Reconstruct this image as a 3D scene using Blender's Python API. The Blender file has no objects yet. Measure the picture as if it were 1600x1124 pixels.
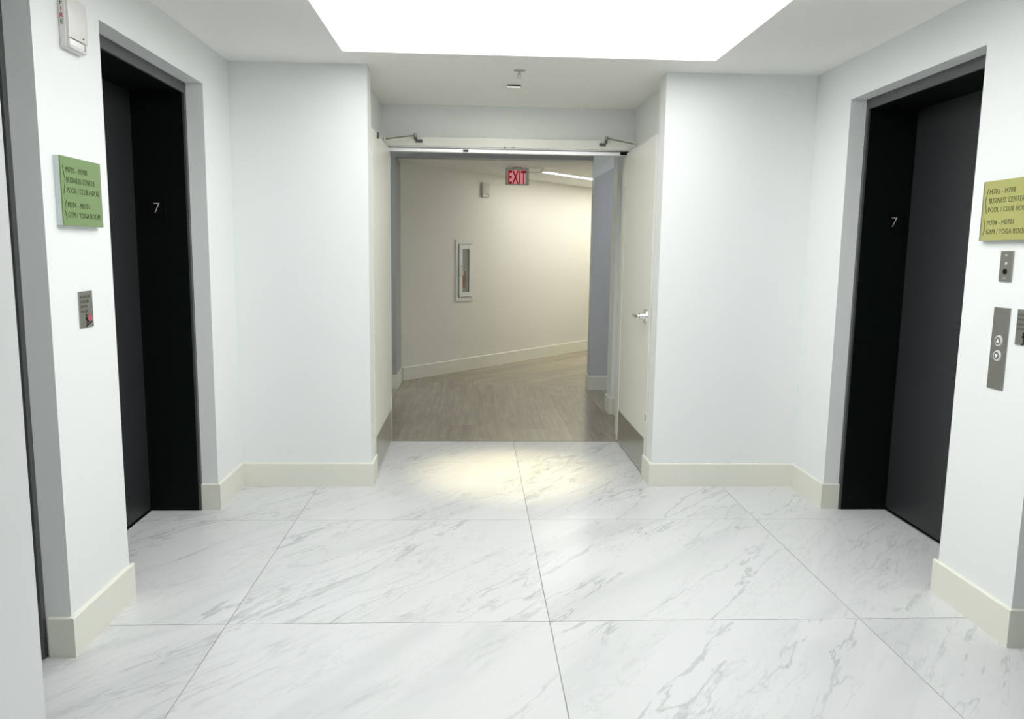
import bpy, bmesh, math, random
from mathutils import Matrix, Vector

S = bpy.context.scene
COL = S.collection
random.seed(7)

# ---------------------------------------------------------------- camera
cam_data = bpy.data.cameras.new('camera')
cam = bpy.data.objects.new('camera', cam_data)
COL.objects.link(cam)
cam_data.sensor_width = 36.0
cam_data.lens = 1212.2122 / 1600.0 * 36.0
cam_data.clip_start = 0.05
_r = Vector((0.99878116, -0.04725819, 0.01424282))
_u = Vector((-0.00757265, 0.13842813, 0.99034353))
_f = Vector((0.04877345, 0.98924432, -0.13790154))
cam.matrix_world = Matrix(((_r.x, _u.x, -_f.x, 0), (_r.y, _u.y, -_f.y, 0),
                           (_r.z, _u.z, -_f.z, 1.40671), (0, 0, 0, 1)))
S.camera = cam

# ---------------------------------------------------------------- world, lights, exposure
W = bpy.data.worlds.new('world')
S.world = W
W.use_nodes = True
W.node_tree.nodes['Background'].inputs[0].default_value = (0.5, 0.55, 0.6, 1)
W.node_tree.nodes['Background'].inputs[1].default_value = 0.3
S.view_settings.view_transform = 'Standard'
S.view_settings.look = 'None'
S.view_settings.gamma = 1.0
S.view_settings.use_curve_mapping = False
S.view_settings.exposure = 0.0
PANEL_POWER = 4.0          # luminous ceiling panel
TUBE_POWER = 42.0          # linear lamp in the far corridor
SPOT_POWER = 210.0          # square downlight


def area(name, loc, rot, sx, sy, power, col):
    l = bpy.data.lights.new(name, 'AREA')
    l.shape = 'RECTANGLE'
    l.size, l.size_y, l.energy, l.color = sx, sy, power, col
    o = bpy.data.objects.new(name, l)
    COL.objects.link(o)
    o.location = loc
    o.rotation_euler = rot
    return o


# ceiling lamps of the far corridor and the cross corridor (out of sight round the corners)
area('corridor_lamp', (2.6, 11.3, 2.30), (0, 0, math.radians(-40)), 0.3, 2.0, 14, (1.0, 0.92, 0.76))
area('cross_corridor_lamp', (2.1, 7.33, 2.40), (0, 0, 0), 0.6, 0.6, 7, (0.90, 0.94, 1.0))
area('cross_corridor_lamp', (-1.75, 7.33, 2.40), (0, 0, 0), 0.6, 0.6, 9, (0.90, 0.94, 1.0))
area('downlight_glow', (0.235, 5.0, 2.415), (0, 0, 0), 0.06, 0.06, 3.6, (1.0, 0.97, 0.88))
sp = bpy.data.lights.new('downlight_beam', 'SPOT')
sp.energy, sp.color, sp.spot_size, sp.spot_blend, sp.shadow_soft_size = SPOT_POWER, (1.0, 0.86, 0.50), math.radians(35), 1.0, 0.03
spo = bpy.data.objects.new('downlight_beam', sp)
COL.objects.link(spo)
spo.location = (0.235, 5.0, 2.40)
spo.rotation_euler = (math.radians(-4), 0, 0)

# ---------------------------------------------------------------- dimensions
H = 2.43
XL, XR = -1.375, 1.963          # side walls
YB, YN = 4.545, 1.07            # return walls, far and near
CL, CR = -0.610, 1.083          # passage corners
EN, EF, EZ = 3.035, 4.126, 2.222  # far elevator openings
NN, NF = 1.49, 2.585            # near elevator openings
YR = 4.70                       # back edge of the passage reveals
YD = 5.66                       # door frame face
YF = 7.87                       # far opening
HC = 2.315                      # far corridor ceiling
BH, BT = 0.1434, 0.015          # baseboards
WA, WD = Vector((-0.755, 8.39)), Vector((0.651, 0.759)).normalized()   # slanted wall
WN = Vector((WD.y, -WD.x))      # its normal, towards the corridor


# ---------------------------------------------------------------- materials
def new_mat(name, base, rough=0.5, metal=0.0, spec=0.5, emit=None, es=0.0, alpha=None, trans=0.0):
    m = bpy.data.materials.new(name)
    m.use_nodes = True
    b = m.node_tree.nodes['Principled BSDF']
    b.inputs['Base Color'].default_value = (*base, 1)
    b.inputs['Roughness'].default_value = rough
    b.inputs['Metallic'].default_value = metal
    b.inputs['Specular IOR Level'].default_value = spec
    if trans:
        b.inputs['Transmission Weight'].default_value = trans
    if emit:
        b.inputs['Emission Color'].default_value = (*emit, 1)
        b.inputs['Emission Strength'].default_value = es
    return m


def N(m, t, **kw):
    n = m.node_tree.nodes.new(t)
    for k, v in kw.items():
        setattr(n, k, v)
    return n


def L(m, a, b):
    m.node_tree.links.new(a, b)


def paint(name, base, rough=0.45, bump=0.06, spec=0.4):
    """painted surface with roller texture and the faintest tone drift"""
    m = new_mat(name, base, rough, spec=spec)
    b = m.node_tree.nodes['Principled BSDF']
    g = N(m, 'ShaderNodeNewGeometry')
    n1 = N(m, 'ShaderNodeTexNoise'); n1.inputs['Scale'].default_value = 260; n1.inputs['Detail'].default_value = 2
    n2 = N(m, 'ShaderNodeTexNoise'); n2.inputs['Scale'].default_value = 1.1
    L(m, g.outputs['Position'], n1.inputs['Vector']); L(m, g.outputs['Position'], n2.inputs['Vector'])
    bp = N(m, 'ShaderNodeBump'); bp.inputs['Strength'].default_value = bump; bp.inputs['Distance'].default_value = 0.001
    L(m, n1.outputs['Fac'], bp.inputs['Height']); L(m, bp.outputs['Normal'], b.inputs['Normal'])
    mx = N(m, 'ShaderNodeMix', data_type='RGBA')
    mx.inputs['A'].default_value = (*base, 1)
    mx.inputs['B'].default_value = (base[0] * .975, base[1] * .985, base[2] * .98, 1)
    L(m, n2.outputs['Fac'], mx.inputs['Factor']); L(m, mx.outputs['Result'], b.inputs['Base Color'])
    return m


def brushed(name, base, rough=0.32, metal=1.0, axis=2):
    m = new_mat(name, base, rough, metal)
    b = m.node_tree.nodes['Principled BSDF']
    tc = N(m, 'ShaderNodeTexCoord'); mp = N(m, 'ShaderNodeMapping')
    sc = [900, 900, 900]; sc[axis] = 12
    mp.inputs['Scale'].default_value = sc
    n = N(m, 'ShaderNodeTexNoise'); n.inputs['Scale'].default_value = 1
    L(m, tc.outputs['Object'], mp.inputs['Vector']); L(m, mp.outputs['Vector'], n.inputs['Vector'])
    r = N(m, 'ShaderNodeMapRange'); r.inputs['To Min'].default_value = rough * .75; r.inputs['To Max'].default_value = rough * 1.3
    L(m, n.outputs['Fac'], r.inputs['Value']); L(m, r.outputs['Result'], b.inputs['Roughness'])
    return m


def marble(name):
    m = new_mat(name, (0.8, 0.8, 0.8), 0.22, spec=0.20)
    b = m.node_tree.nodes['Principled BSDF']
    g = N(m, 'ShaderNodeNewGeometry'); oi = N(m, 'ShaderNodeObjectInfo')
    off = N(m, 'ShaderNodeVectorMath', operation='SCALE')
    cmb = N(m, 'ShaderNodeCombineXYZ')
    L(m, oi.outputs['Random'], cmb.inputs[0]); L(m, oi.outputs['Random'], cmb.inputs[1])
    L(m, cmb.outputs[0], off.inputs[0]); off.inputs['Scale'].default_value = 61.0
    add = N(m, 'ShaderNodeVectorMath', operation='ADD')
    L(m, g.outputs['Position'], add.inputs[0]); L(m, off.outputs[0], add.inputs[1])
    # turn so that the veins run away to the right, then stretch along them
    mp = N(m, 'ShaderNodeMapping'); mp.inputs['Rotation'].default_value = (0, 0, math.radians(-50))
    L(m, add.outputs[0], mp.inputs['Vector'])
    mp2 = N(m, 'ShaderNodeMapping'); mp2.inputs['Scale'].default_value = (0.42, 2.3, 1)
    L(m, mp.outputs['Vector'], mp2.inputs['Vector'])
    # warp
    wn = N(m, 'ShaderNodeTexNoise'); wn.inputs['Scale'].default_value = 1.6; wn.inputs['Detail'].default_value = 5
    L(m, mp2.outputs['Vector'], wn.inputs['Vector'])
    ws = N(m, 'ShaderNodeVectorMath', operation='SCALE'); ws.inputs['Scale'].default_value = 0.55
    L(m, wn.outputs['Color'], ws.inputs[0])
    wa = N(m, 'ShaderNodeVectorMath', operation='ADD')
    L(m, mp2.outputs['Vector'], wa.inputs[0]); L(m, ws.outputs[0], wa.inputs[1])

    def vein(scale, width, detail, seedz):
        o = N(m, 'ShaderNodeVectorMath', operation='ADD'); o.inputs[1].default_value = (seedz, seedz * 2, seedz)
        L(m, wa.outputs[0], o.inputs[0])
        n = N(m, 'ShaderNodeTexNoise'); n.inputs['Scale'].default_value = scale; n.inputs['Detail'].default_value = detail
        n.inputs['Roughness'].default_value = 0.55
        L(m, o.outputs[0], n.inputs['Vector'])
        s = N(m, 'ShaderNodeMath', operation='SUBTRACT'); s.inputs[1].default_value = 0.5
        L(m, n.outputs['Fac'], s.inputs[0])
        a = N(m, 'ShaderNodeMath', operation='ABSOLUTE'); L(m, s.outputs[0], a.inputs[0])
        r = N(m, 'ShaderNodeMapRange', interpolation_type='SMOOTHSTEP')
        r.inputs['From Min'].default_value = 0; r.inputs['From Max'].default_value = width
        r.inputs['To Min'].default_value = 1; r.inputs['To Max'].default_value = 0
        L(m, a.outputs[0], r.inputs['Value'])
        return r.outputs['Result']

    def patch(scale, lo, hi, seedz):
        o = N(m, 'ShaderNodeVectorMath', operation='ADD'); o.inputs[1].default_value = (seedz, seedz, seedz)
        L(m, mp2.outputs[0], o.inputs[0])
        n = N(m, 'ShaderNodeTexNoise'); n.inputs['Scale'].default_value = scale; n.inputs['Detail'].default_value = 3
        L(m, o.outputs[0], n.inputs['Vector'])
        r = N(m, 'ShaderNodeMapRange', interpolation_type='SMOOTHSTEP')
        r.inputs['From Min'].default_value = lo; r.inputs['From Max'].default_value = hi
        L(m, n.outputs['Fac'], r.inputs['Value'])
        return r.outputs['Result']

    def mul(a, b_, k=None):
        x = N(m, 'ShaderNodeMath', operation='MULTIPLY'); L(m, a, x.inputs[0])
        if k is None: L(m, b_, x.inputs[1])
        else: x.inputs[1].default_value = k
        return x.outputs[0]

    def plus(a, b_):
        x = N(m, 'ShaderNodeMath', operation='ADD'); L(m, a, x.inputs[0]); L(m, b_, x.inputs[1]); return x.outputs[0]

    v1 = mul(vein(1.5, 0.0135, 6, 3.1), patch(1.0, 0.42, 0.60, 9.0))
    v2 = mul(vein(4.2, 0.020, 8, 7.7), patch(1.3, 0.46, 0.66, 21.0))
    v3 = mul(vein(0.9, 0.10, 7, 12.0), patch(0.8, 0.40, 0.70, 33.0))
    tot = plus(plus(mul(v1, None, 0.54), mul(v2, None, 0.44)), mul(v3, None, 0.28))
    tot = plus(tot, mul(mul(vein(9.0, 0.030, 6, 17.3), patch(1.6, 0.40, 0.62, 44.0)), None, 0.20))
    cl = N(m, 'ShaderNodeMapRange'); L(m, tot, cl.inputs['Value'])
    mx = N(m, 'ShaderNodeMix', data_type='RGBA')
    mx.inputs['A'].default_value = (0.665, 0.68, 0.68, 1)
    mx.inputs['B'].default_value = (0.36, 0.385, 0.385, 1)
    L(m, cl.outputs['Result'], mx.inputs['Factor'])
    L(m, mx.outputs['Result'], b.inputs['Base Color'])
    return m


def wood(name, c1, c2, ang, rough=0.2):
    m = new_mat(name, c1, rough, spec=0.75)
    b = m.node_tree.nodes['Principled BSDF']
    g = N(m, 'ShaderNodeNewGeometry'); oi = N(m, 'ShaderNodeObjectInfo')
    cmb = N(m, 'ShaderNodeCombineXYZ'); L(m, oi.outputs['Random'], cmb.inputs[2])
    sc = N(m, 'ShaderNodeVectorMath', operation='SCALE'); sc.inputs['Scale'].default_value = 40
    L(m, cmb.outputs[0], sc.inputs[0])
    add = N(m, 'ShaderNodeVectorMath', operation='ADD'); L(m, g.outputs['Position'], add.inputs[0]); L(m, sc.outputs[0], add.inputs[1])
    r0 = N(m, 'ShaderNodeMapping'); r0.inputs['Rotation'].default_value = (0, 0, -ang)
    L(m, add.outputs[0], r0.inputs['Vector'])
    mp = N(m, 'ShaderNodeMapping'); mp.inputs['Scale'].default_value = (1.2, 16, 16)
    L(m, r0.outputs[0], mp.inputs['Vector'])
    n = N(m, 'ShaderNodeTexNoise'); n.inputs['Scale'].default_value = 1.6; n.inputs['Detail'].default_value = 7; n.inputs['Distortion'].default_value = 0.7
    L(m, mp.outputs[0], n.inputs['Vector'])
    n2 = N(m, 'ShaderNodeTexNoise'); n2.inputs['Scale'].default_value = 3.0; n2.inputs['Detail'].default_value = 4
    L(m, add.outputs[0], n2.inputs['Vector'])
    mr = N(m, 'ShaderNodeMapRange'); mr.inputs['From Min'].default_value = .3; mr.inputs['From Max'].default_value = .7
    L(m, n.outputs['Fac'], mr.inputs['Value'])
    mx = N(m, 'ShaderNodeMix', data_type='RGBA'); mx.inputs['A'].default_value = (*c1, 1); mx.inputs['B'].default_value = (*c2, 1)
    L(m, mr.outputs['Result'], mx.inputs['Factor'])
    hv = N(m, 'ShaderNodeHueSaturation')
    rv = N(m, 'ShaderNodeMapRange'); rv.inputs['To Min'].default_value = .90; rv.inputs['To Max'].default_value = 1.08
    L(m, oi.outputs['Random'], rv.inputs['Value']); L(m, rv.outputs['Result'], hv.inputs['Value'])
    L(m, mx.outputs['Result'], hv.inputs['Color'])
    mx2 = N(m, 'ShaderNodeMix', data_type='RGBA', blend_type='MULTIPLY'); mx2.inputs['Factor'].default_value = .25
    L(m, hv.outputs['Color'], mx2.inputs['A']); L(m, n2.outputs['Fac'], mx2.inputs['B'])
    L(m, mx2.outputs['Result'], b.inputs['Base Color'])
    rr = N(m, 'ShaderNodeMapRange'); rr.inputs['To Min'].default_value = rough * .8; rr.inputs['To Max'].default_value = rough * 1.35
    L(m, n.outputs['Fac'], rr.inputs['Value']); L(m, rr.outputs['Result'], b.inputs['Roughness'])
    return m


M = dict(
    wall=paint('white_wall_paint', (0.85, 0.876, 0.868)),
    ceil=paint('ceiling_paint', (0.93, 0.925, 0.89), 0.8, spec=0.1),
    cream=paint('cream_corridor_paint', (0.80, 0.795, 0.735), 0.5),
    shade=paint('shaded_wall_paint', (0.42, 0.43, 0.44)),  # wall paint darkened, the shade around the far opening is in the colour
    shade2=paint('half_shaded_wall_paint', (0.60, 0.61, 0.64)),  # lighter step of the same painted-in shade, right of the far opening
    trim=paint('cream_trim_enamel', (0.80, 0.80, 0.71), 0.3, 0.02),
    doorp=paint('door_enamel', (0.84, 0.84, 0.78), 0.35, 0.02),
    white=paint('white_enamel', (0.80, 0.80, 0.79), 0.35, 0.01),
    marble=marble('white_marble'),
    grout=new_mat('grey_grout', (0.30, 0.30, 0.29), 0.9),
    wood_a=wood('taupe_wood', (0.43, 0.38, 0.295), (0.30, 0.268, 0.21), math.radians(90)),
    wood_b=wood('warm_wood', (0.44, 0.385, 0.285), (0.33, 0.285, 0.20), math.atan2(WD.y, WD.x)),
    jamb=new_mat('black_bronze_metal', (0.004, 0.0065, 0.0055), 0.45, 0.0, 0.10),
    lip=new_mat('charcoal_metal', (0.095, 0.10, 0.10), 0.45, 0.3),
    panel=new_mat('charcoal_door_metal', (0.031, 0.034, 0.036), 0.40, 0.2, 0.35),
    steel=brushed('brushed_steel', (0.52, 0.52, 0.48), 0.30),
    plate=brushed('satin_plate_steel', (0.36, 0.36, 0.33), 0.42),
    chrome=new_mat('polished_chrome', (0.75, 0.75, 0.74), 0.12, 1.0),
    alu=brushed('aluminium_strip', (0.80, 0.80, 0.80), 0.3, 0.6, 0),
    green=new_mat('green_acrylic', (0.185, 0.285, 0.108), 0.30),
    yellow=new_mat('yellow_green_acrylic', (0.41, 0.41, 0.14), 0.30),
    acryl=new_mat('clear_acrylic_edge', (0.62, 0.68, 0.68), 0.15, spec=0.6),
    ink=new_mat('dark_olive_ink', (0.035, 0.06, 0.02), 0.6),
    ink2=new_mat('grey_etched_ink', (0.11, 0.11, 0.10), 0.6),
    black=new_mat('black_plastic', (0.004, 0.004, 0.004), 0.45, spec=0.15),
    silver=new_mat('silver_print', (0.66, 0.66, 0.66), 0.4),
    red=new_mat('red_print', (0.55, 0.03, 0.04), 0.5),
    pink=new_mat('red_flame_print', (0.60, 0.08, 0.14), 0.5),
    plastic=new_mat('white_plastic', (0.74, 0.73, 0.70), 0.35),
    beige=new_mat('aged_plastic', (0.58, 0.54, 0.51), 0.4),
    lens=new_mat('clear_strobe_lens', (0.86, 0.86, 0.86), 0.08, spec=0.8),
    dark=new_mat('dark_recess', (0.05, 0.05, 0.05), 0.8),
    glass=new_mat('cabinet_glass', (0.9, 0.92, 0.9), 0.03, trans=1.0),
    lamp=new_mat('luminous_panel', (1, 1, 1), 0.6, emit=(1.0, 1.0, 1.0), es=PANEL_POWER),
    tube=new_mat('linear_lamp_diffuser', (1, 1, 1), 0.6, emit=(1.0, 0.98, 0.92), es=TUBE_POWER),
    bulb=new_mat('warm_lamp_glow', (1, 0.9, 0.6), 0.5, emit=(1.0, 0.88, 0.55), es=6.0),
    exitg=new_mat('exit_backlit_pink', (0.85, 0.25, 0.28), 0.5, emit=(1.0, 0.42, 0.45), es=0.36),
    exitr=new_mat('exit_red_letters', (0.30, 0.0, 0.01), 0.5, emit=(0.75, 0.0, 0.01), es=0.12),
    exth=new_mat('grey_sign_housing', (0.55, 0.60, 0.55), 0.5),
    extred=new_mat('extinguisher_red', (0.42, 0.06, 0.08), 0.3),
)
M['lampwhite'] = new_mat('button_ring_white', (0.8, 0.82, 0.85), 0.3, emit=(0.8, 0.85, 0.9), es=0.15)


# ---------------------------------------------------------------- helpers
def link(name, me, parent=None):
    o = bpy.data.objects.new(name, me)
    COL.objects.link(o)
    if parent is not None:
        o.parent = parent
    return o


def tobj(name, bm, m, parent=None, smooth=False, bevel=0.0, seg=2):
    bmesh.ops.recalc_face_normals(bm, faces=bm.faces[:])
    me = bpy.data.meshes.new(name)
    bm.to_mesh(me)
    bm.free()
    me.materials.append(m)
    if smooth:
        for p in me.polygons:
            p.use_smooth = True
    o = link(name, me, parent)
    if bevel:
        b = o.modifiers.new('bevel', 'BEVEL')
        b.width, b.segments, b.limit_method = bevel, seg, 'ANGLE'
    return o


def box(bm, a, b):
    x0, x1 = sorted((a[0], b[0])); y0, y1 = sorted((a[1], b[1])); z0, z1 = sorted((a[2], b[2]))
    v = [bm.verts.new(p) for p in ((x0, y0, z0), (x1, y0, z0), (x1, y1, z0), (x0, y1, z0),
                                   (x0, y0, z1), (x1, y0, z1), (x1, y1, z1), (x0, y1, z1))]
    for f in ((0, 3, 2, 1), (4, 5, 6, 7), (0, 1, 5, 4), (1, 2, 6, 5), (2, 3, 7, 6), (3, 0, 4, 7)):
        bm.faces.new([v[i] for i in f])


def boxes(*ab):
    bm = bmesh.new()
    for a, b in ab:
        box(bm, a, b)
    return bm


def prism(bm, pts, z0, z1, plane='xy'):
    """extruded polygon; plane 'xy' -> third coordinate is z"""
    def P(p, t):
        return (p[0], p[1], t)
    a = [bm.verts.new(P(p, z0)) for p in pts]
    b = [bm.verts.new(P(p, z1)) for p in pts]
    n = len(pts)
    bm.faces.new(a[::-1]); bm.faces.new(b)
    for i in range(n):
        bm.faces.new((a[i], a[(i + 1) % n], b[(i + 1) % n], b[i]))


def cyl(bm, c, r0, r1, h, axis='z', seg=24):
    """lathe stump from c along axis"""
    a, b = [], []
    for i in range(seg):
        t = 2 * math.pi * i / seg
        for lst, r, hh in ((a, r0, 0), (b, r1, h)):
            u, v = r * math.cos(t), r * math.sin(t)
            p = {'z': (u, v, hh), 'y': (u, hh, v), 'x': (hh, u, v)}[axis]
            lst.append(bm.verts.new((c[0] + p[0], c[1] + p[1], c[2] + p[2])))
    bm.faces.new(a[::-1]); bm.faces.new(b)
    for i in range(seg):
        bm.faces.new((a[i], a[(i + 1) % seg], b[(i + 1) % seg], b[i]))


def tube(bm, pts, r, seg=10):
    """round bar along points"""
    rings = []
    pts = [Vector(p) for p in pts]
    for i, p in enumerate(pts):
        d = (pts[min(i + 1, len(pts) - 1)] - pts[max(i - 1, 0)]).normalized()
        ref = Vector((0, 0, 1)) if abs(d.z) < .9 else Vector((1, 0, 0))
        s = d.cross(ref).normalized(); t = s.cross(d)
        rings.append([bm.verts.new(p + r * (math.cos(2 * math.pi * k / seg) * s + math.sin(2 * math.pi * k / seg) * t)) for k in range(seg)])
    bm.faces.new(rings[0][::-1]); bm.faces.new(rings[-1])
    for a, b in zip(rings, rings[1:]):
        for k in range(seg):
            bm.faces.new((a[k], a[(k + 1) % seg], b[(k + 1) % seg], b[k]))


def frame_mx(origin, xdir, normal):
    x, n = Vector(xdir).normalized(), Vector(normal).normalized()
    return Matrix(((x.x, 0, n.x, origin[0]), (x.y, 0, n.y, origin[1]), (x.z, 1, n.z, origin[2]), (0, 0, 0, 1)))


def thing(name, label, cat, mx, group=None):
    """an Empty whose local axes are right, up, out of the surface"""
    o = bpy.data.objects.new(name, None)
    COL.objects.link(o)
    o.empty_display_size = 0.05
    o.matrix_world = mx
    o['label'] = label
    o['category'] = cat
    if group:
        o['group'] = group
    return o


def struct(name, bm, m, **kw):
    o = tobj(name, bm, m, **kw)
    o['kind'] = 'structure'
    return o


def text(name, s, x, y, z, size, m, parent, sx=1.0, align='LEFT', depth=0.0006, spacing=1.0, bold=0.0, fit=None):
    c = bpy.data.curves.new(name, 'FONT')
    c.body = s
    c.size = size
    c.align_x = align
    c.extrude = depth
    c.space_character = spacing
    c.offset = bold
    c.resolution_u = 3
    t = bpy.data.objects.new(name, c)
    COL.objects.link(t)
    bpy.context.view_layer.update()
    me = bpy.data.meshes.new_from_object(t.evaluated_get(bpy.context.evaluated_depsgraph_get()))
    bpy.data.objects.remove(t)
    bpy.data.curves.remove(c)
    if fit:
        xs = [v.co.x for v in me.vertices]
        sx = fit / (max(xs) - min(xs))
    me.transform(Matrix.Translation((x, y, z)) @ Matrix.Diagonal((sx, 1, 1, 1)))
    me.materials.clear()
    me.materials.append(m)
    return link(name, me, parent)


def poly_stroke(bm, pts, w, z0, z1):
    for a, b in zip(pts, pts[1:]):
        a, b = Vector(a), Vector(b)
        d = (b - a).normalized(); n = Vector((-d.y, d.x)) * w / 2
        prism(bm, [tuple(a - n), tuple(b - n), tuple(b + n), tuple(a + n)], z0, z1)


# ---------------------------------------------------------------- floor
floor = struct('floor', boxes(((-2.4, -0.8, -0.10), (3.6, YD - 0.002, -0.003)), ((-2.8, YD - 0.002, -0.10), (7.0, 14.8, -0.008))), M['grout'])
XM, TW, TY, TD = 0.2972, 1.22, 5.0889, 1.1421
G = 0.0016
for i in (-2, -1, 0, 1):
    for j in range(-5, 1):
        x0, x1 = XM + i * TW, XM + (i + 1) * TW
        y0, y1 = TY + j * TD, TY + (j + 1) * TD
        xa, xb = max(x0 + G, -1.722), min(x1 - G, 2.306)
        ya, yb = max(y0 + G, -0.75), min(y1 - G, YD - 0.006)
        if xb - xa < .02 or yb - ya < .02:
            continue
        tobj('tile', boxes(((xa, ya, -0.01), (xb, yb, 0.0))), M['marble'], floor, bevel=0.0006, seg=1)

# metal edge between marble and wood
tobj('threshold_strip', boxes(((CL - .06, YD - 0.006, -0.01), (CR + .06, YD + 0.002, 0.0006))), M['lip'], floor)

# wooden boards, cut to the two floor areas
def clip(poly, p, n):
    out = []
    for i in range(len(poly)):
        a, b = poly[i], poly[(i + 1) % len(poly)]
        da, db = (a - p).dot(n), (b - p).dot(n)
        if da >= 0: out.append(a)
        if (da > 0) != (db > 0) and abs(da - db) > 1e-9:
            out.append(a + (b - a) * (da / (da - db)))
    return out


SA, SB = Vector((0.412, 8.283)), Vector((1.158, 8.028))      # seam between the two boarded floors
SD = (SB - SA).normalized(); SN = Vector((-SD.y, SD.x))       # points away from the camera


def boards(xdir, origin, nrow, rng, length, width, halfplanes, mat, g=0.0004):
    ydir = Vector((-xdir.y, xdir.x))
    for r in nrow:
        s = rng[0] + ((r * 0.37) % 1.0) * length
        while s < rng[1]:
            p = origin + xdir * s + ydir * (r * width)
            q = [p + xdir * g + ydir * g, p + xdir * (length - g) + ydir * g,
                 p + xdir * (length - g) + ydir * (width - g), p + xdir * g + ydir * (width - g)]
            for hp, hn in halfplanes:
                q = clip(q, hp, hn)
                if len(q) < 3: break
            s += length
            if len(q) < 3: continue
            ar = abs(sum(q[i].x * q[(i + 1) % len(q)].y - q[(i + 1) % len(q)].x * q[i].y for i in range(len(q)))) / 2
            if ar < 0.002: continue
            bm = bmesh.new()
            prism(bm, [tuple(v) for v in q], -0.010, 0.0)
            tobj('board', bm, mat, floor)


boards(Vector((0, 1)), Vector((0, 5.0)), range(-18, 16), (-1.2, 4.2), 1.2, 0.19,
       [(Vector((0, YD + .002)), Vector((0, 1))), (SA - SN * .001, -SN), (Vector((-2.72, 0)), Vector((1, 0))), (Vector((3.3, 0)), Vector((-1, 0)))],
       M['wood_a'])
boards(WD, Vector((-0.755, 8.39)), range(-12, 2), (-1.3, 7.0), 1.2, 0.19,
       [(SA + SN * .001, SN), (WA - WN * .02, WN), (Vector((3.9, 0)), Vector((-1, 0)))], M['wood_b'])

# ---------------------------------------------------------------- walls
def side_wall(name, X, s):
    """s = outward direction (-1 left wall, +1 right wall)"""
    B = X + s * 0.42
    return struct(name, boxes(
        ((X, EF, 0), (B, YB + .16, H)), ((X, EN, EZ), (B, EF, H)),
        ((X, NF, 0), (B, EN, H)), ((X, NN, EZ), (B, NF, H)), ((X, YN - .16, 0), (B, NN, H)),
        ((X + s * .40, NN, 0), (B, NF, EZ)), ((X + s * .40, EN, 0), (B, EF, EZ))), M['wall'])


side_wall('wall_left', XL, -1)
side_wall('wall_right', XR, 1)
struct('wall_back_left', boxes(((XL, YB, 0), (CL, YR, H)), ((XL, YR, 0), (CL - .06, YD + .22, H))), M['wall'])
struct('wall_back_right', boxes(((CR, YB, 0), (XR, YR, H)), ((CR + .06, YR, 0), (XR, YD + .22, H))), M['wall'])
struct('wall_near_left', boxes(((XL, YN, 0), (CL - .0045, -0.80, H)),), M['wall'])
struct('wall_near_right', boxes(((CR, YN, 0), (XR, -0.80, H)),), M['wall'])
struct('wall_near', boxes(((XL, -0.80, 0), (XR, -0.92, H))), M['wall'])
struct('wall_above_door', boxes(((CL - .06, 5.72, 2.14), (CR + .06, 5.80, H))), M['wall'])

# vestibule behind the doors
struct('wall_vestibule_left', boxes(((-2.7, 5.88, 0), (-0.80, 6.80, H)), ((-2.8, 5.88, 0), (-2.7, YF + .17, H))), M['wall'])
struct('wall_vestibule_right', boxes(((1.235, 5.88, 0), (1.6, 6.655, H)), ((1.20, 6.655, 0), (1.6, 6.87, H))), M['wall'])
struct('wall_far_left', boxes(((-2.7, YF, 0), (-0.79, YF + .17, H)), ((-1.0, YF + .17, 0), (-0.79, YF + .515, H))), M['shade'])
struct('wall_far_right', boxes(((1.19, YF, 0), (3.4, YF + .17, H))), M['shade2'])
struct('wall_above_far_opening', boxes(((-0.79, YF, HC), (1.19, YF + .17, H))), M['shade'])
struct('wall_cross_corridor', boxes(((3.3, 5.88, 0), (3.4, YF, H)), ((1.6, 6.60, 0), (3.3, 6.87, H))), M['wall'])
# added wedge against the far wall, its slope imitates a diagonal shade edge
bm = bmesh.new()
pf = [(1.165, YF, 2.345), (1.165, YF, 2.135), (1.38, YF, 2.25), (1.62, YF, 2.36)]
pn = [(1.165, YF - .10, 2.43), (1.165, YF - .10, 2.40), (1.38, YF - .10, 2.40), (1.62, YF - .10, 2.43)]
a = [bm.verts.new(p) for p in pf]; b = [bm.verts.new(p) for p in pn]
bm.faces.new(a); bm.faces.new(b[::-1])
for i in range(4):
    bm.faces.new((a[i], b[i], b[(i + 1) % 4], a[(i + 1) % 4]))
struct('added_soffit_wedge', bm, M['wall'])

# slanted corridor beyond
def slab(p, q, off, th):
    bm = bmesh.new()
    p, q = Vector(p), Vector(q)
    d = (q - p).normalized(); n = Vector((d.y, -d.x))
    a, b = p + n * off, q + n * off
    c, e = q + n * (off - th), p + n * (off - th)
    return bm, [tuple(v) for v in (a, b, c, e)]


bm, pts = slab(WA - WD * .05, WA + WD * 6.6, 0, .15)
prism(bm, pts, 0, 2.6)
struct('wall_slanted', bm, M['cream'])
OP = Vector((1.19, YF + .17))
bm, pts = slab(OP + WD * .02, OP + WD * 4.4, -.001, -.12)
prism(bm, pts, 0, 2.6)
struct('wall_corridor_right', bm, M['cream'])
bm, pts = slab(WA + WD * 6.0 + WN * 2.2, WA + WD * 6.0 - WN * .2, 0, -.12)
prism(bm, pts, 0, 2.6)
struct('wall_corridor_end', bm, M['cream'])

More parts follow.
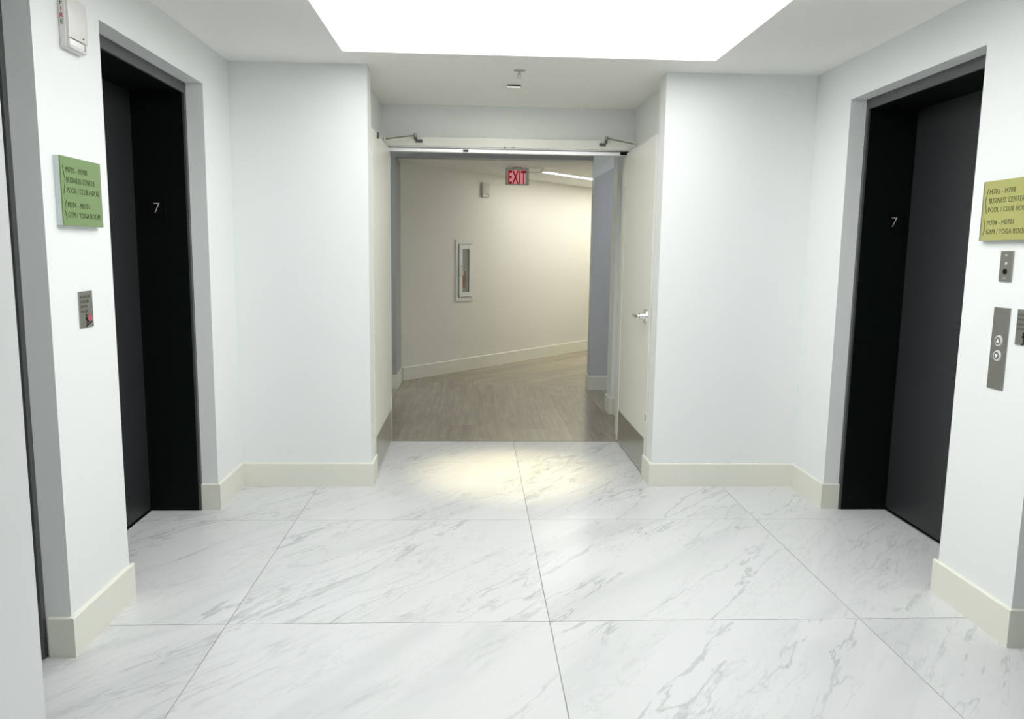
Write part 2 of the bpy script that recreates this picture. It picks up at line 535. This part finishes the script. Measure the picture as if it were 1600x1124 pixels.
# ---------------------------------------------------------------- ceilings
TX0, TX1, TY0, TY1, TZ = -0.699, 1.276, 1.34, 4.27, 2.59
struct('ceiling', boxes(
    ((-1.8, -0.92, H), (TX0, 5.9, H + .05)), ((TX1, -0.92, H), (2.4, 5.9, H + .05)),
    ((TX0, -0.92, H), (TX1, TY0, H + .05)), ((TX0, TY1, H), (TX1, 5.9, H + .05)),
    ((TX0 - .05, TY0 - .05, H + .05), (TX0, TY1 + .05, TZ + .05)), ((TX1, TY0 - .05, H + .05), (TX1 + .05, TY1 + .05, TZ + .05)),
    ((TX0, TY0 - .05, H + .05), (TX1, TY0, TZ + .05)), ((TX0, TY1, H + .05), (TX1, TY1 + .05, TZ + .05)),
    ((TX0, TY0, TZ + .02), (TX1, TY1, TZ + .05))), M['ceil'])
struct('ceiling_vestibule', boxes(((-2.8, 5.88, H), (3.4, YF + .17, H + .05))), M['ceil'])
bm = bmesh.new()
prism(bm, [(-1.3, YF + .17), (3.4, YF + .17), (7.0, 11.0), (7.0, 14.8), (-1.3, 14.8)], HC, HC + .05)
struct('ceiling_corridor', bm, M['ceil'])

# ---------------------------------------------------------------- baseboards
def run(bm, p, q, n, ext0=0.0, ext1=0.0):
    """board from p to q in plan, proud by BT towards n, with an eased top edge"""
    p, q, n = Vector(p), Vector(q), Vector(n)
    d = (q - p).normalized()
    p, q = p - d * ext0, q + d * ext1
    prof = [(0, 0), (BT, 0), (BT, BH - .004), (BT - .004, BH), (0, BH)]
    a = [bm.verts.new((*(p + n * o), z)) for o, z in prof]
    b = [bm.verts.new((*(q + n * o), z)) for o, z in prof]
    bm.faces.new(a[::-1]); bm.faces.new(b)
    for i in range(5):
        bm.faces.new((a[i], a[(i + 1) % 5], b[(i + 1) % 5], b[i]))


def base(name, *runs):
    bm = bmesh.new()
    for r in runs:
        run(bm, *r)
    return struct(name, bm, M['trim'])


RV = 0.085   # depth of the plaster reveals beside the elevators
for nm, X, s in (('left', XL, -1), ('right', XR, 1)):
    n = (-s, 0)
    base('baseboard_' + nm,
         ((X, EF), (X, YB), n, BT, 0), ((X + s * RV, EF), (X, EF), (0, -1), 0, 0),
         ((X, NF), (X, EN), n, BT, BT), ((X + s * RV, EN), (X, EN), (0, 1), 0, 0), ((X + s * (RV - .012), NF), (X, NF), (0, -1), 0, 0),
         ((X, YN), (X, NN), n, 0, BT), ((X + s * RV, NN), (X, NN), (0, 1), 0, 0))
base('baseboard_back_left', ((XL + BT, YB), (CL, YB), (0, -1), 0, BT), ((CL, YB), (CL, 4.745), (1, 0), 0, 0))
base('baseboard_back_right', ((XR - BT, YB), (CR, YB), (0, -1), 0, BT), ((CR, YB), (CR, 4.745), (-1, 0), 0, 0))
base('baseboard_vestibule', ((1.235, 5.885), (1.235, 6.655), (-1, 0), 0, 0), ((1.22, 6.655), (1.20, 6.655), (0, -1), 0, BT),
     ((1.20, 6.655), (1.20, 6.87), (-1, 0), 0, 0),
     ((3.3, YF), (1.19, YF), (0, -1), 0, BT), ((1.19, YF), (1.19, YF + .17), (-1, 0), 0, 0),
     ((-2.7, YF), (-0.79, YF), (0, -1), 0, BT), ((-0.79, YF), (-0.79, YF + .50), (1, 0), 0, 0))
base('baseboard_slanted', (WA, WA + WD * 5.9, WN, 0.03, 0))

# ---------------------------------------------------------------- elevators
def elevator(idx, X, s, y0, y1, plate_y=None):
    """s = outward; opening y0..y1; bent metal lining, two door leaves and a sill"""
    xi, xo, xd = X + s * RV, X + s * .40, X + s * .352
    T = 0.025
    root = struct('door_%d' % idx, boxes(
        ((xi + s * .012, y0, 0), (xo, y0 + T, EZ - .045)), ((xi + s * .012, y1 - T, 0), (xo, y1, EZ - .045)),
        ((xi + s * .012, y0, EZ - .05), (xo, y1, EZ))), M['jamb'])
    tobj('casing', boxes(((xi, y0, 0), (xi + s * .013, y0 + T, EZ - .05)), ((xi, y1 - T, 0), (xi + s * .013, y1, EZ - .05)),
                         ((xi, y0, EZ - .052), (xi + s * .013, y1, EZ))), M['lip'], root, bevel=.0015)
    ym = (y0 + y1) / 2
    tobj('door_panel', boxes(((xd, y0 + T, .012), (xd + s * .03, ym - .002, EZ - .05))), M['panel'], root, bevel=.002)
    tobj('door_panel', boxes(((xd, ym + .002, .012), (xd + s * .03, y1 - T, EZ - .05))), M['panel'], root, bevel=.002)
    sl = boxes(((xd - s * .008, y0 + T, -.004), (xd + s * .006, y1 - T, .004)), ((xd + s * .016, y0 + T, -.004), (xo, y1 - T, .004)))
    tobj('sill', sl, M['steel'], root)
    tobj('sill_groove', boxes(((xd - s * .002, y0 + T, -.01), (xd + s * .03, y1 - T, .001))), M['black'], root)
    return root


e1 = elevator(3, XL, -1, EN, EF)
e2 = elevator(4, XR, 1, EN, EF)
e3 = elevator(5, XL, -1, NN, NF)
e4 = elevator(6, XR, 1, NN, NF)


def number_plate(root, xc, zc):
    pl = tobj('number_plate', boxes(((xc - .042, EF - .029, zc - .044), (xc + .042, EF - .0249, zc + .044))), M['black'], root, bevel=.001)
    h = bpy.data.objects.new('numeral_origin', None)
    c = text('numeral', '7', 0, 0, 0, .076, M['silver'], pl, sx=1.0, align='CENTER', depth=.0006, bold=-.0016)
    c.matrix_basis = frame_mx((xc - .003, EF - .0292, zc - .022), (1, 0, 0), (0, -1, 0))
    bpy.data.objects.remove(h)
    bm = bmesh.new()
    for k, (u, v) in enumerate(((0, 0), (.004, 0), (.004, .004), (0, .008), (.012, .004), (.012, 0), (.016, .004))):
        cyl(bm, (xc + .012 + u, EF - .030, zc - .033 + v), .0012, .0008, .001, 'y', 8)
    tobj('braille', bm, M['black'], pl)


number_plate(e1, -1.617, 1.597)
number_plate(e2, 2.234, 1.587)

# ---------------------------------------------------------------- door frame in the passage
fr = struct('trim_1', boxes(
    ((CL - .06, YD, 2.135), (CR + .06, 5.79, 2.20)),
    ((CL - .06, YD, 0), (-0.628, 5.90, 2.135)), ((1.101, YD, 0), (CR + .06, 5.90, 2.135))), M['doorp'], bevel=.002)
tobj('stop_rail', boxes(((-.628, YD + .012, 2.098), (1.101, YD + .05, 2.135))), M['alu'], fr, bevel=.002)
tobj('head_seal', boxes(((-.628, YD + .006, 2.122), (1.101, YD + .012, 2.128))), M['lip'], fr)
tobj('jamb_stop', boxes(((-.628, YD + .045, 0), (-.612, YD + .10, 2.098))), M['doorp'], fr)
tobj('jamb_stop', boxes(((1.085, YD + .045, 0), (1.101, YD + .10, 2.098))), M['doorp'], fr)
tobj('strike_plate', boxes(((-.14, YD + .006, 2.100), (-.095, YD + .014, 2.118)), ((-.045, YD + .006, 2.104), (.0, YD + .014, 2.119))), M['chrome'], fr)
tobj('latch_hole', boxes(((-.090, YD + .004, 2.104), (-.052, YD + .013, 2.116))), M['black'], fr)
tobj('clip', boxes(((.205, YD - .001, 2.131), (.211, YD + .02, 2.145)), ((.262, YD - .001, 2.129), (.268, YD + .02, 2.143))), M['dark'], fr)
tobj('pivot_plate', boxes(((1.035, YD + .002, 2.104), (1.095, YD + .016, 2.126))), M['black'], fr)
tobj('pivot_arm', boxes(((1.098, YD - .012, 2.104), (1.108, YD + .012, 2.136))), M['steel'], fr)
tobj('hold_open_bracket', boxes(((-.425, YD - .014, 2.160), (-.375, YD, 2.180)), ((-.432, YD - .02, 2.178), (-.415, YD, 2.205))), M['lip'], fr, bevel=.002)
tobj('hold_open_bracket', boxes(((.880, YD - .014, 2.160), (.925, YD, 2.180)), ((.918, YD - .02, 2.178), (.935, YD, 2.218))), M['lip'], fr, bevel=.002)


def leaf(idx, X, s, lab):
    """s = side of the passage (-1 left); leaf folded back along the side of the passage"""
    y0, y1 = 4.725, 5.645
    d = struct('door_%d' % idx, boxes(((X, y0, .012), (X + s * .045, y1, 2.113))), M['doorp'], bevel=.0015)
    tobj('kick_plate', boxes(((X - s * .0015, y0 + .035, .022), (X, y1 - .012, .245))), M['steel'], d)
    bm = bmesh.new()
    for k in range(9):
        for z in (.030, .237):
            cyl(bm, (X - s * .0015, y0 + .05 + k * .105, z), .0035, .0025, -s * .0012, 'x', 8)
    tobj('screw', bm, M['chrome'], d)['kind'] = 'stuff'
    ya, xa = 5.42, X + s * .02
    # overhead arm: door shoe, rod and elbow
    if s < 0:
        tobj('arm_shoe', boxes(((X - s * .012, 4.93, 2.085), (X, 4.965, 2.118))), M['lip'], d, bevel=.002)
    bm = bmesh.new()
    xe = -.424 if s < 0 else .927
    ze = 2.206 if s < 0 else 2.214
    tube(bm, [(X - s * .010, 5.36, 2.140), (xe, YD - .02, ze)], .0050, 8)
    cyl(bm, (xe, YD - .022, ze - .012), .012, .012, .024, 'z', 12)
    cyl(bm, (X + s * .004, 5.36, 2.113), .008, .008, .034, 'z', 12)
    tobj('closer_arm', bm, M['plate'], d)
    bm = bmesh.new()
    for z in (.25, 1.06, 1.88):
        cyl(bm, (X + s * .002, y1 + .006, z), .006, .006, .10, 'z', 12)
    tobj('hinge', bm, M['doorp'], d)
    return d


d1 = leaf(1, CL + .004, -1, 'left')
d2 = leaf(2, CR - .004, 1, 'right')
X2 = CR - .004
bm = bmesh.new()
cyl(bm, (X2, 4.83, 1.015), .046, .043, -.010, 'x', 36)
cyl(bm, (X2 - .010, 4.83, 1.015), .024, .020, -.032, 'x', 24)
ro = tobj('handle_rose', bm, M['chrome'], d2, smooth=False)
bm = bmesh.new()
tube(bm, [(X2 - .046, 4.815, 1.015), (X2 - .05, 4.85, 1.015), (X2 - .052, 4.90, 1.014), (X2 - .05, 4.945, 1.012)], .0125, 16)
tobj('door_handle', bm, M['chrome'], d2, smooth=True)
tobj('latch_plate', boxes(((X2 + .008, 4.7235, .93), (X2 + .034, 4.726, 1.09))), M['steel'], d2)
tobj('flush_bolt', boxes(((X2 - .001, 4.735, .36), (X2 + .01, 4.755, .40))), M['plate'], d2)

# ---------------------------------------------------------------- lamps
t = thing('luminous_panel', 'large glowing white panel in the recessed tray of the lobby ceiling', 'ceiling light',
          Matrix.Translation(((TX0 + TX1) / 2, (TY0 + TY1) / 2, TZ)))
hx, hy = (TX1 - TX0) / 2 - .002, (TY1 - TY0) / 2 - .002
tobj('diffuser', boxes(((-hx, -hy, -.001), (hx, hy, .012))), M['lamp'], t)
tobj('frame', boxes(((-hx, -hy, .012), (-hx + .03, hy, .02)), ((hx - .03, -hy, .012), (hx, hy, .02)),
                    ((-hx + .03, -hy, .012), (hx - .03, -hy + .03, .02)), ((-hx + .03, hy - .03, .012), (hx - .03, hy, .02))), M['white'], t)

t = thing('downlight', 'small square recessed downlight with warm glow in front of the doors', 'ceiling light', Matrix.Translation((.235, 5.015, H)))
q = .048
tobj('housing', boxes(((-q, -q, -.002), (-q + .008, q, .0)), ((q - .008, -q, -.002), (q, q, 0)), ((-q + .008, -q, -.002), (q - .008, -q + .008, 0)), ((-q + .008, q - .008, -.002), (q - .008, q, 0))), M['white'], t)
tobj('reflector', boxes(((-q + .008, -q + .008, -.0012), (q - .008, q - .022, -.0002))), M['dark'], t)
tobj('lamp', boxes(((-q + .010, q - .024, -.0018), (q - .010, q - .009, -.0002))), M['bulb'], t)

t = thing('sprinkler_head', 'pendent fire sprinkler with round plate on the ceiling beyond the glowing panel', 'sprinkler', Matrix.Translation((.245, 4.60, H)))
bm = bmesh.new(); cyl(bm, (0, 0, 0), .036, .028, -.005, 'z', 28); tobj('escutcheon', bm, M['steel'], t)
bm = bmesh.new(); cyl(bm, (0, 0, -.005), .008, .006, -.020, 'z', 12); tube(bm, [(-.008, 0, -.02), (-.009, 0, -.03), (0, 0, -.04)], .002, 6); tube(bm, [(.008, 0, -.02), (.009, 0, -.03), (0, 0, -.04)], .002, 6); tobj('body', bm, M['steel'], t)
bm = bmesh.new(); cyl(bm, (0, 0, -.040), .014, .014, -.002, 'z', 16); tobj('deflector', bm, M['steel'], t)

# linear lamp, flush in the slanted corridor's ceiling
P0, P1 = Vector((.79, 9.03)), Vector((.79, 9.03)) + Vector((.673, .771)).normalized() * 2.6
dv = (P1 - P0).normalized(); nv = Vector((dv.y, -dv.x))
t = thing('linear_lamp', 'long thin glowing strip lamp in the corridor ceiling behind the exit sign', 'ceiling light',
          Matrix.Translation((P0.x, P0.y, HC)) @ Matrix.Rotation(math.atan2(dv.y, dv.x), 4, 'Z'))
LL = (P1 - P0).length
tobj('diffuser', boxes(((0, -.035, -.008), (LL, .035, -.001))), M['tube'], t)
tobj('housing', boxes(((-.01, -.043, -.007), (LL + .01, -.035, -.0005)), ((-.01, .035, -.007), (LL + .01, .043, -.0005)), ((-.01, -.035, -.007), (0, .035, -.0005)), ((LL, -.035, -.007), (LL + .01, .035, -.0005))), M['white'], t)

t = thing('ceiling_vent', 'small grey slotted air vent in the ceiling right behind the exit sign', 'vent', Matrix.Translation((.66, 8.9, HC)))
tobj('frame', boxes(((-.13, -.26, -.004), (-.11, .26, 0)), ((.07, -.26, -.004), (.09, .26, 0)), ((-.11, -.26, -.004), (.07, -.24, 0)), ((-.11, .24, -.004), (.07, .26, 0))), M['exth'], t)
for k in range(4):
    tobj('slat', boxes(((-.11, -.20 + k * .115, -.003), (.07, -.15 + k * .115, 0))), M['ceil'], t)

# ---------------------------------------------------------------- exit sign
t = thing('exit_sign', 'red lit EXIT sign hanging under the corridor ceiling', 'sign', frame_mx((.452, 8.60, 2.215), (1, 0, 0), (0, -1, 0)))
tobj('housing', boxes(((-.128, -.092, -.03), (.128, .088, 0))), M['exth'], t, bevel=.003)
tobj('lit_face', boxes(((-.098, -.080, 0), (.092, .066, .002))), M['exitg'], t)
text('lettering', 'EXIT', -.002, -.076, .0024, .196, M['exitr'], t, sx=.47, align='CENTER', depth=.001, spacing=1.06, bold=.004)
tobj('canopy', boxes(((-.05, .088, -.03), (.05, .099, -.002))), M['exth'], t)

# ---------------------------------------------------------------- directory signs
def directory(origin, xdir, normal, mat, w, h, flip, shadow_ext, label):
    t = thing('directory_sign', label, 'sign', frame_mx(origin, xdir, normal))
    tobj('backing', boxes(((-w / 2 - shadow_ext, -h / 2, 0), (w / 2, h / 2, .018))), M['plate' if shadow_ext else 'acryl'], t, bevel=.001)  # where extended, the grey far strip stands for the sign's shadow on the wall
    tobj('face_panel', boxes(((-w / 2, -h / 2, .018), (w / 2, h / 2, .0225))), mat, t, bevel=.0008)
    z = .0229
    x0 = -w / 2 + .030
    rows = (('M705 - M708', .061, .141), ('BUSINESS CENTER', .0277, .192), ('POOL / CLUB HOUSE', -.0058, .226),
            ('M704 - M0701', -.054, .146), ('GYM / YOGA ROOM', -.087, .219))
    for s_, y, wd in rows:
        text('lettering', s_, x0, y, z, .0275, M['ink'], t, depth=.0004, fit=wd, spacing=1.08, bold=-.00028)
    for k, (ya, yb) in enumerate(((.082, -.010), (-.030, -.092))):
        bm = bmesh.new()
        right = (k == 0) != flip
        xa, xb = x0 - .019, x0 - .007
        if not right: xa, xb = xb, xa
        poly_stroke(bm, [(xa, ya), (xb, (ya + yb) / 2), (xa, yb)], .0024, z - .0004, z + .0004)
        tobj('chevron', bm, M['ink'], t)
    return t


directory((XL, 2.797, 1.585), (0, 1, 0), (1, 0, 0), M['green'], .274, .226, False, 0, 'green room directory sign on the left wall below the fire alarm')
directory((XR, 2.795, 1.584), (0, -1, 0), (-1, 0, 0), M['yellow'], .272, .222, True, .015, 'yellow-green room directory sign on the right wall above the key switch')

# ---------------------------------------------------------------- fire plaques
def plaque(origin, xdir, normal, label):
    t = thing('fire_plaque', label, 'sign', frame_mx(origin, xdir, normal))
    w, h = .094, .128
    tobj('plate', boxes(((-w / 2, -h / 2, 0), (w / 2, h / 2, .004))), M['plate'], t, bevel=.0008)
    for s_, y in (('IN CASE OF FIRE', .040), ('DO NOT USE', .023), ('ELEVATOR', .006), ('USE STAIRS', -.011)):
        text('lettering', s_, -.040, y, .0043, .0135, M['ink2'], t, sx=.74, depth=.0003)
    bm = bmesh.new()
    z0, z1 = .004, .0048
    # running figure
    cyl(bm, (-.004, -.0205, z0), .0045, .0045, .0008, 'z', 14)
    poly_stroke(bm, [(-.002, -.026), (.002, -.040)], .008, z0, z1)
    poly_stroke(bm, [(-.001, -.028), (-.010, -.032), (-.006, -.038)], .0035, z0, z1)
    poly_stroke(bm, [(.002, -.040), (-.003, -.047), (-.001, -.054)], .0045, z0, z1)
    poly_stroke(bm, [(.002, -.040), (.009, -.045), (.014, -.043)], .0045, z0, z1)
    tobj('figure', bm, M['black'], t)
    bm = bmesh.new()
    poly_stroke(bm, [(-.012, -.060), (-.002, -.060), (-.002, -.055), (.010, -.055), (.010, -.050), (.022, -.050), (.022, -.046), (.036, -.046)], .004, z0, z1)
    tobj('stairs', bm, M['black'], t)
    bm = bmesh.new()
    prism(bm, [(.014, -.042), (.012, -.030), (.016, -.022), (.018, -.030), (.022, -.014), (.027, -.028), (.031, -.018), (.036, -.030), (.036, -.042)], z0, z1)
    tobj('flames', bm, M['pink'], t)


plaque((XL, 2.811, 1.183), (0, 1, 0), (1, 0, 0), 'small metal fire plaque with running figure on the left wall')
plaque((XR, 2.662, 1.163), (0, -1, 0), (-1, 0, 0), 'small metal fire plaque right of the elevator call buttons, cut by the frame')

# ---------------------------------------------------------------- key switch and call buttons (right wall)
t = thing('key_switch', 'small steel key switch plate above the elevator call buttons', 'switch', frame_mx((XR, 2.795, 1.379), (0, -1, 0), (-1, 0, 0)))
tobj('plate', boxes(((-.033, -.056, 0), (.033, .056, .006))), M['plate'], t, bevel=.001)
text('lettering', 'FIRE', 0, .036, .0063, .012, M['silver'], t, align='CENTER', depth=.0003)
text('lettering', 'OFF', 0, -.048, .0063, .011, M['silver'], t, align='CENTER', depth=.0003)
bm = bmesh.new(); cyl(bm, (.002, .010, .006), .006, .005, .002, 'z', 16); tobj('indicator_light', bm, M['silver'], t)
bm = bmesh.new(); cyl(bm, (0, -.020, .006), .010, .009, .003, 'z', 20); tobj('keyhole', bm, M['black'], t)

t = thing('call_panel', 'tall steel elevator call panel with round up and down buttons', 'button panel', frame_mx((XR, 2.793, 1.0725), (0, -1, 0), (-1, 0, 0)))
tobj('plate', boxes(((-.0445, -.1535, 0), (.0445, .1535, .004))), M['plate'], t, bevel=.0008)
for k, zc in enumerate((.029, -.027)):
    bm = bmesh.new(); cyl(bm, (0, zc, .004), .021, .019, .004, 'z', 32)
    b_ = tobj('button', bm, M['silver'], t)
    bm = bmesh.new(); cyl(bm, (0, zc, .008), .0145, .0145, .0008, 'z', 28)
    tobj('button_face', bm, M['plate'], b_)
    s_ = 1 if k == 0 else -1
    bm = bmesh.new(); prism(bm, [(-.0075, zc - s_ * .006), (.0075, zc - s_ * .006), (0, zc + s_ * .008)] if s_ > 0 else [(0, zc - .008), (.0075, zc + .006), (-.0075, zc + .006)], .0088, .0096)
    tobj('arrow', bm, M['lampwhite'], b_)

# ---------------------------------------------------------------- fire alarms
def alarm(mx, label, k=1.0, body='plastic'):
    t = thing('fire_alarm', label, 'alarm', mx)
    W_, T_, B_ = .083 * k, .13 * k, -.085 * k
    tobj('back_plate', boxes(((-W_, B_, 0), (W_ - .008 * k, T_, .028 * k))), M[body], t, bevel=.004 * k)
    # domed horn cover
    bm = bmesh.new()
    nu, nv = 8, 10
    x0, x1, y0, y1 = -W_ + .006 * k, W_, B_ + .046 * k, T_ - .004 * k
    grid = []
    for j in range(nv + 1):
        row = []
        for i in range(nu + 1):
            u, v = i / nu, j / nv
            bulge = (math.sin(math.pi * min(max(u * .84 + .08, 0), 1)) ** .4) * (.55 + .45 * math.sin(math.pi * min(v * .9 + .1, 1)) ** .7)
            row.append(bm.verts.new((x0 + (x1 - x0) * u, y0 + (y1 - y0) * v, (.028 + .018 * bulge) * k)))
        grid.append(row)
    for j in range(nv):
        for i in range(nu):
            bm.faces.new((grid[j][i], grid[j][i + 1], grid[j + 1][i + 1], grid[j + 1][i]))
    rim = [grid[0][i] for i in range(nu + 1)] + [grid[j][nu] for j in range(1, nv + 1)] + [grid[nv][i] for i in range(nu - 1, -1, -1)] + [grid[j][0] for j in range(nv - 1, 0, -1)]
    low = [bm.verts.new((v.co.x, v.co.y, .026 * k)) for v in rim]
    for i in range(len(rim)):
        j = (i + 1) % len(rim)
        bm.faces.new((rim[i], low[i], low[j], rim[j]))
    bm.faces.new(low)
    tobj('horn_cover', bm, M[body], t)
    bm = bmesh.new()
    cyl(bm, (.03 * k, B_ + .060 * k, .036 * k), .004 * k, .003 * k, .010 * k, 'z', 10)
    tobj('indicator', bm, M['dark'], t)
    tobj('strobe_tray', boxes(((-W_ + .004 * k, B_ + .004 * k, .028 * k), (W_ - .018 * k, B_ + .012 * k, .042 * k)),
                              ((-W_ + .004 * k, B_ + .012 * k, .028 * k), (-W_ + .010 * k, B_ + .044 * k, .039 * k)),
                              ((W_ - .024 * k, B_ + .012 * k, .028 * k), (W_ - .018 * k, B_ + .044 * k, .039 * k))), M[body], t, bevel=.0015 * k)
    tobj('strobe_lens', boxes(((-W_ + .014 * k, B_ + .014 * k, .028 * k), (W_ - .03 * k, B_ + .042 * k, .037 * k))), M['lens'], t, bevel=.004 * k, seg=3)
    return t


t = alarm(frame_mx((XL, 2.816, 2.123), (0, 1, 0), (1, 0, 0)), 'white fire alarm horn strobe on the left wall above the green sign', .8)
for k, ch in enumerate('FIRE'):
    m_ = M['red'] if ch in 'RI' else M['ink2']
    c = text('lettering', ch, 0, 0, 0, .021, m_, t, align='CENTER', depth=.0003, bold=.0003)
    c.matrix_basis = Matrix(((0, 0, -1, -.0668), (0, 1, 0, .0675 - .0205 * k), (1, 0, 0, .0110), (0, 0, 0, 1)))


def on_wall(u, z):
    p = WA + WD * u
    return frame_mx((p.x, p.y, z), (WD.x, WD.y, 0), (WN.x, WN.y, 0))


t = alarm(on_wall(1.32, 2.105), 'small white fire alarm on the slanted corridor wall left of the exit sign', .82, 'beige')

# ---------------------------------------------------------------- extinguisher cabinet on the slanted wall
t = thing('extinguisher_cabinet', 'white recessed fire extinguisher cabinet with narrow glass door on slanted wall', 'cabinet', on_wall(.974, 1.178))
def ring(x0, x1, y0, y1, w, z0, z1):
    return boxes(((x0, y0, z0), (x0 + w, y1, z1)), ((x1 - w, y0, z0), (x1, y1, z1)), ((x0 + w, y0, z0), (x1 - w, y0 + w, z1)), ((x0 + w, y1 - w, z0), (x1 - w, y1, z1)))
tobj('outer_frame', ring(-.165, .165, -.351, .351, .045, 0, .014), M['white'], t, bevel=.002)
tobj('back_panel', boxes(((-.12, -.306, .0005), (.12, .306, .002))), M['exth'], t)
tobj('door', boxes(((-.115, -.302, .010), (-.062, .302, .026)), ((.058, -.302, .010), (.115, .302, .026)),
                   ((-.062, -.302, .010), (.058, -.25, .026)), ((-.062, .25, .010), (.058, .302, .026))), M['white'], t, bevel=.002)
d_ = [o for o in t.children if o.name.startswith('door')][0]
tobj('glass_pane', boxes(((-.062, -.25, .016), (.058, .25, .019))), M['glass'], d_)
bm = bmesh.new()
tube(bm, [(-.088, .052, .026), (-.088, .052, .055), (-.088, -.052, .055), (-.088, -.052, .026)], .008, 8)
tobj('door_handle', bm, M['chrome'], d_)
tobj('gasket', ring(-.1185, .1185, -.3055, .3055, .004, .012, .0145), M['dark'], t)

t = thing('fire_extinguisher', 'red fire extinguisher behind the glass of the corridor wall cabinet', 'extinguisher', on_wall(.945, 1.178))
bm = bmesh.new()
cyl(bm, (0, -.20, .009), .036, .036, .16, 'y', 20)
cyl(bm, (0, -.04, .009), .036, .014, .035, 'y', 20)
for v in bm.verts: v.co.z = .0085 + (v.co.z - .009) * .17
tobj('cylinder', bm, M['extred'], t, smooth=False)
bm = bmesh.new(); tube(bm, [(0, -.005, .0085), (.012, .03, .0085), (-.01, .055, .0085)], .005, 6); tube(bm, [(.01, .0, .0085), (.034, -.03, .0085), (.036, -.10, .0085)], .004, 6)
tobj('handle_and_hose', bm, M['black'], t)
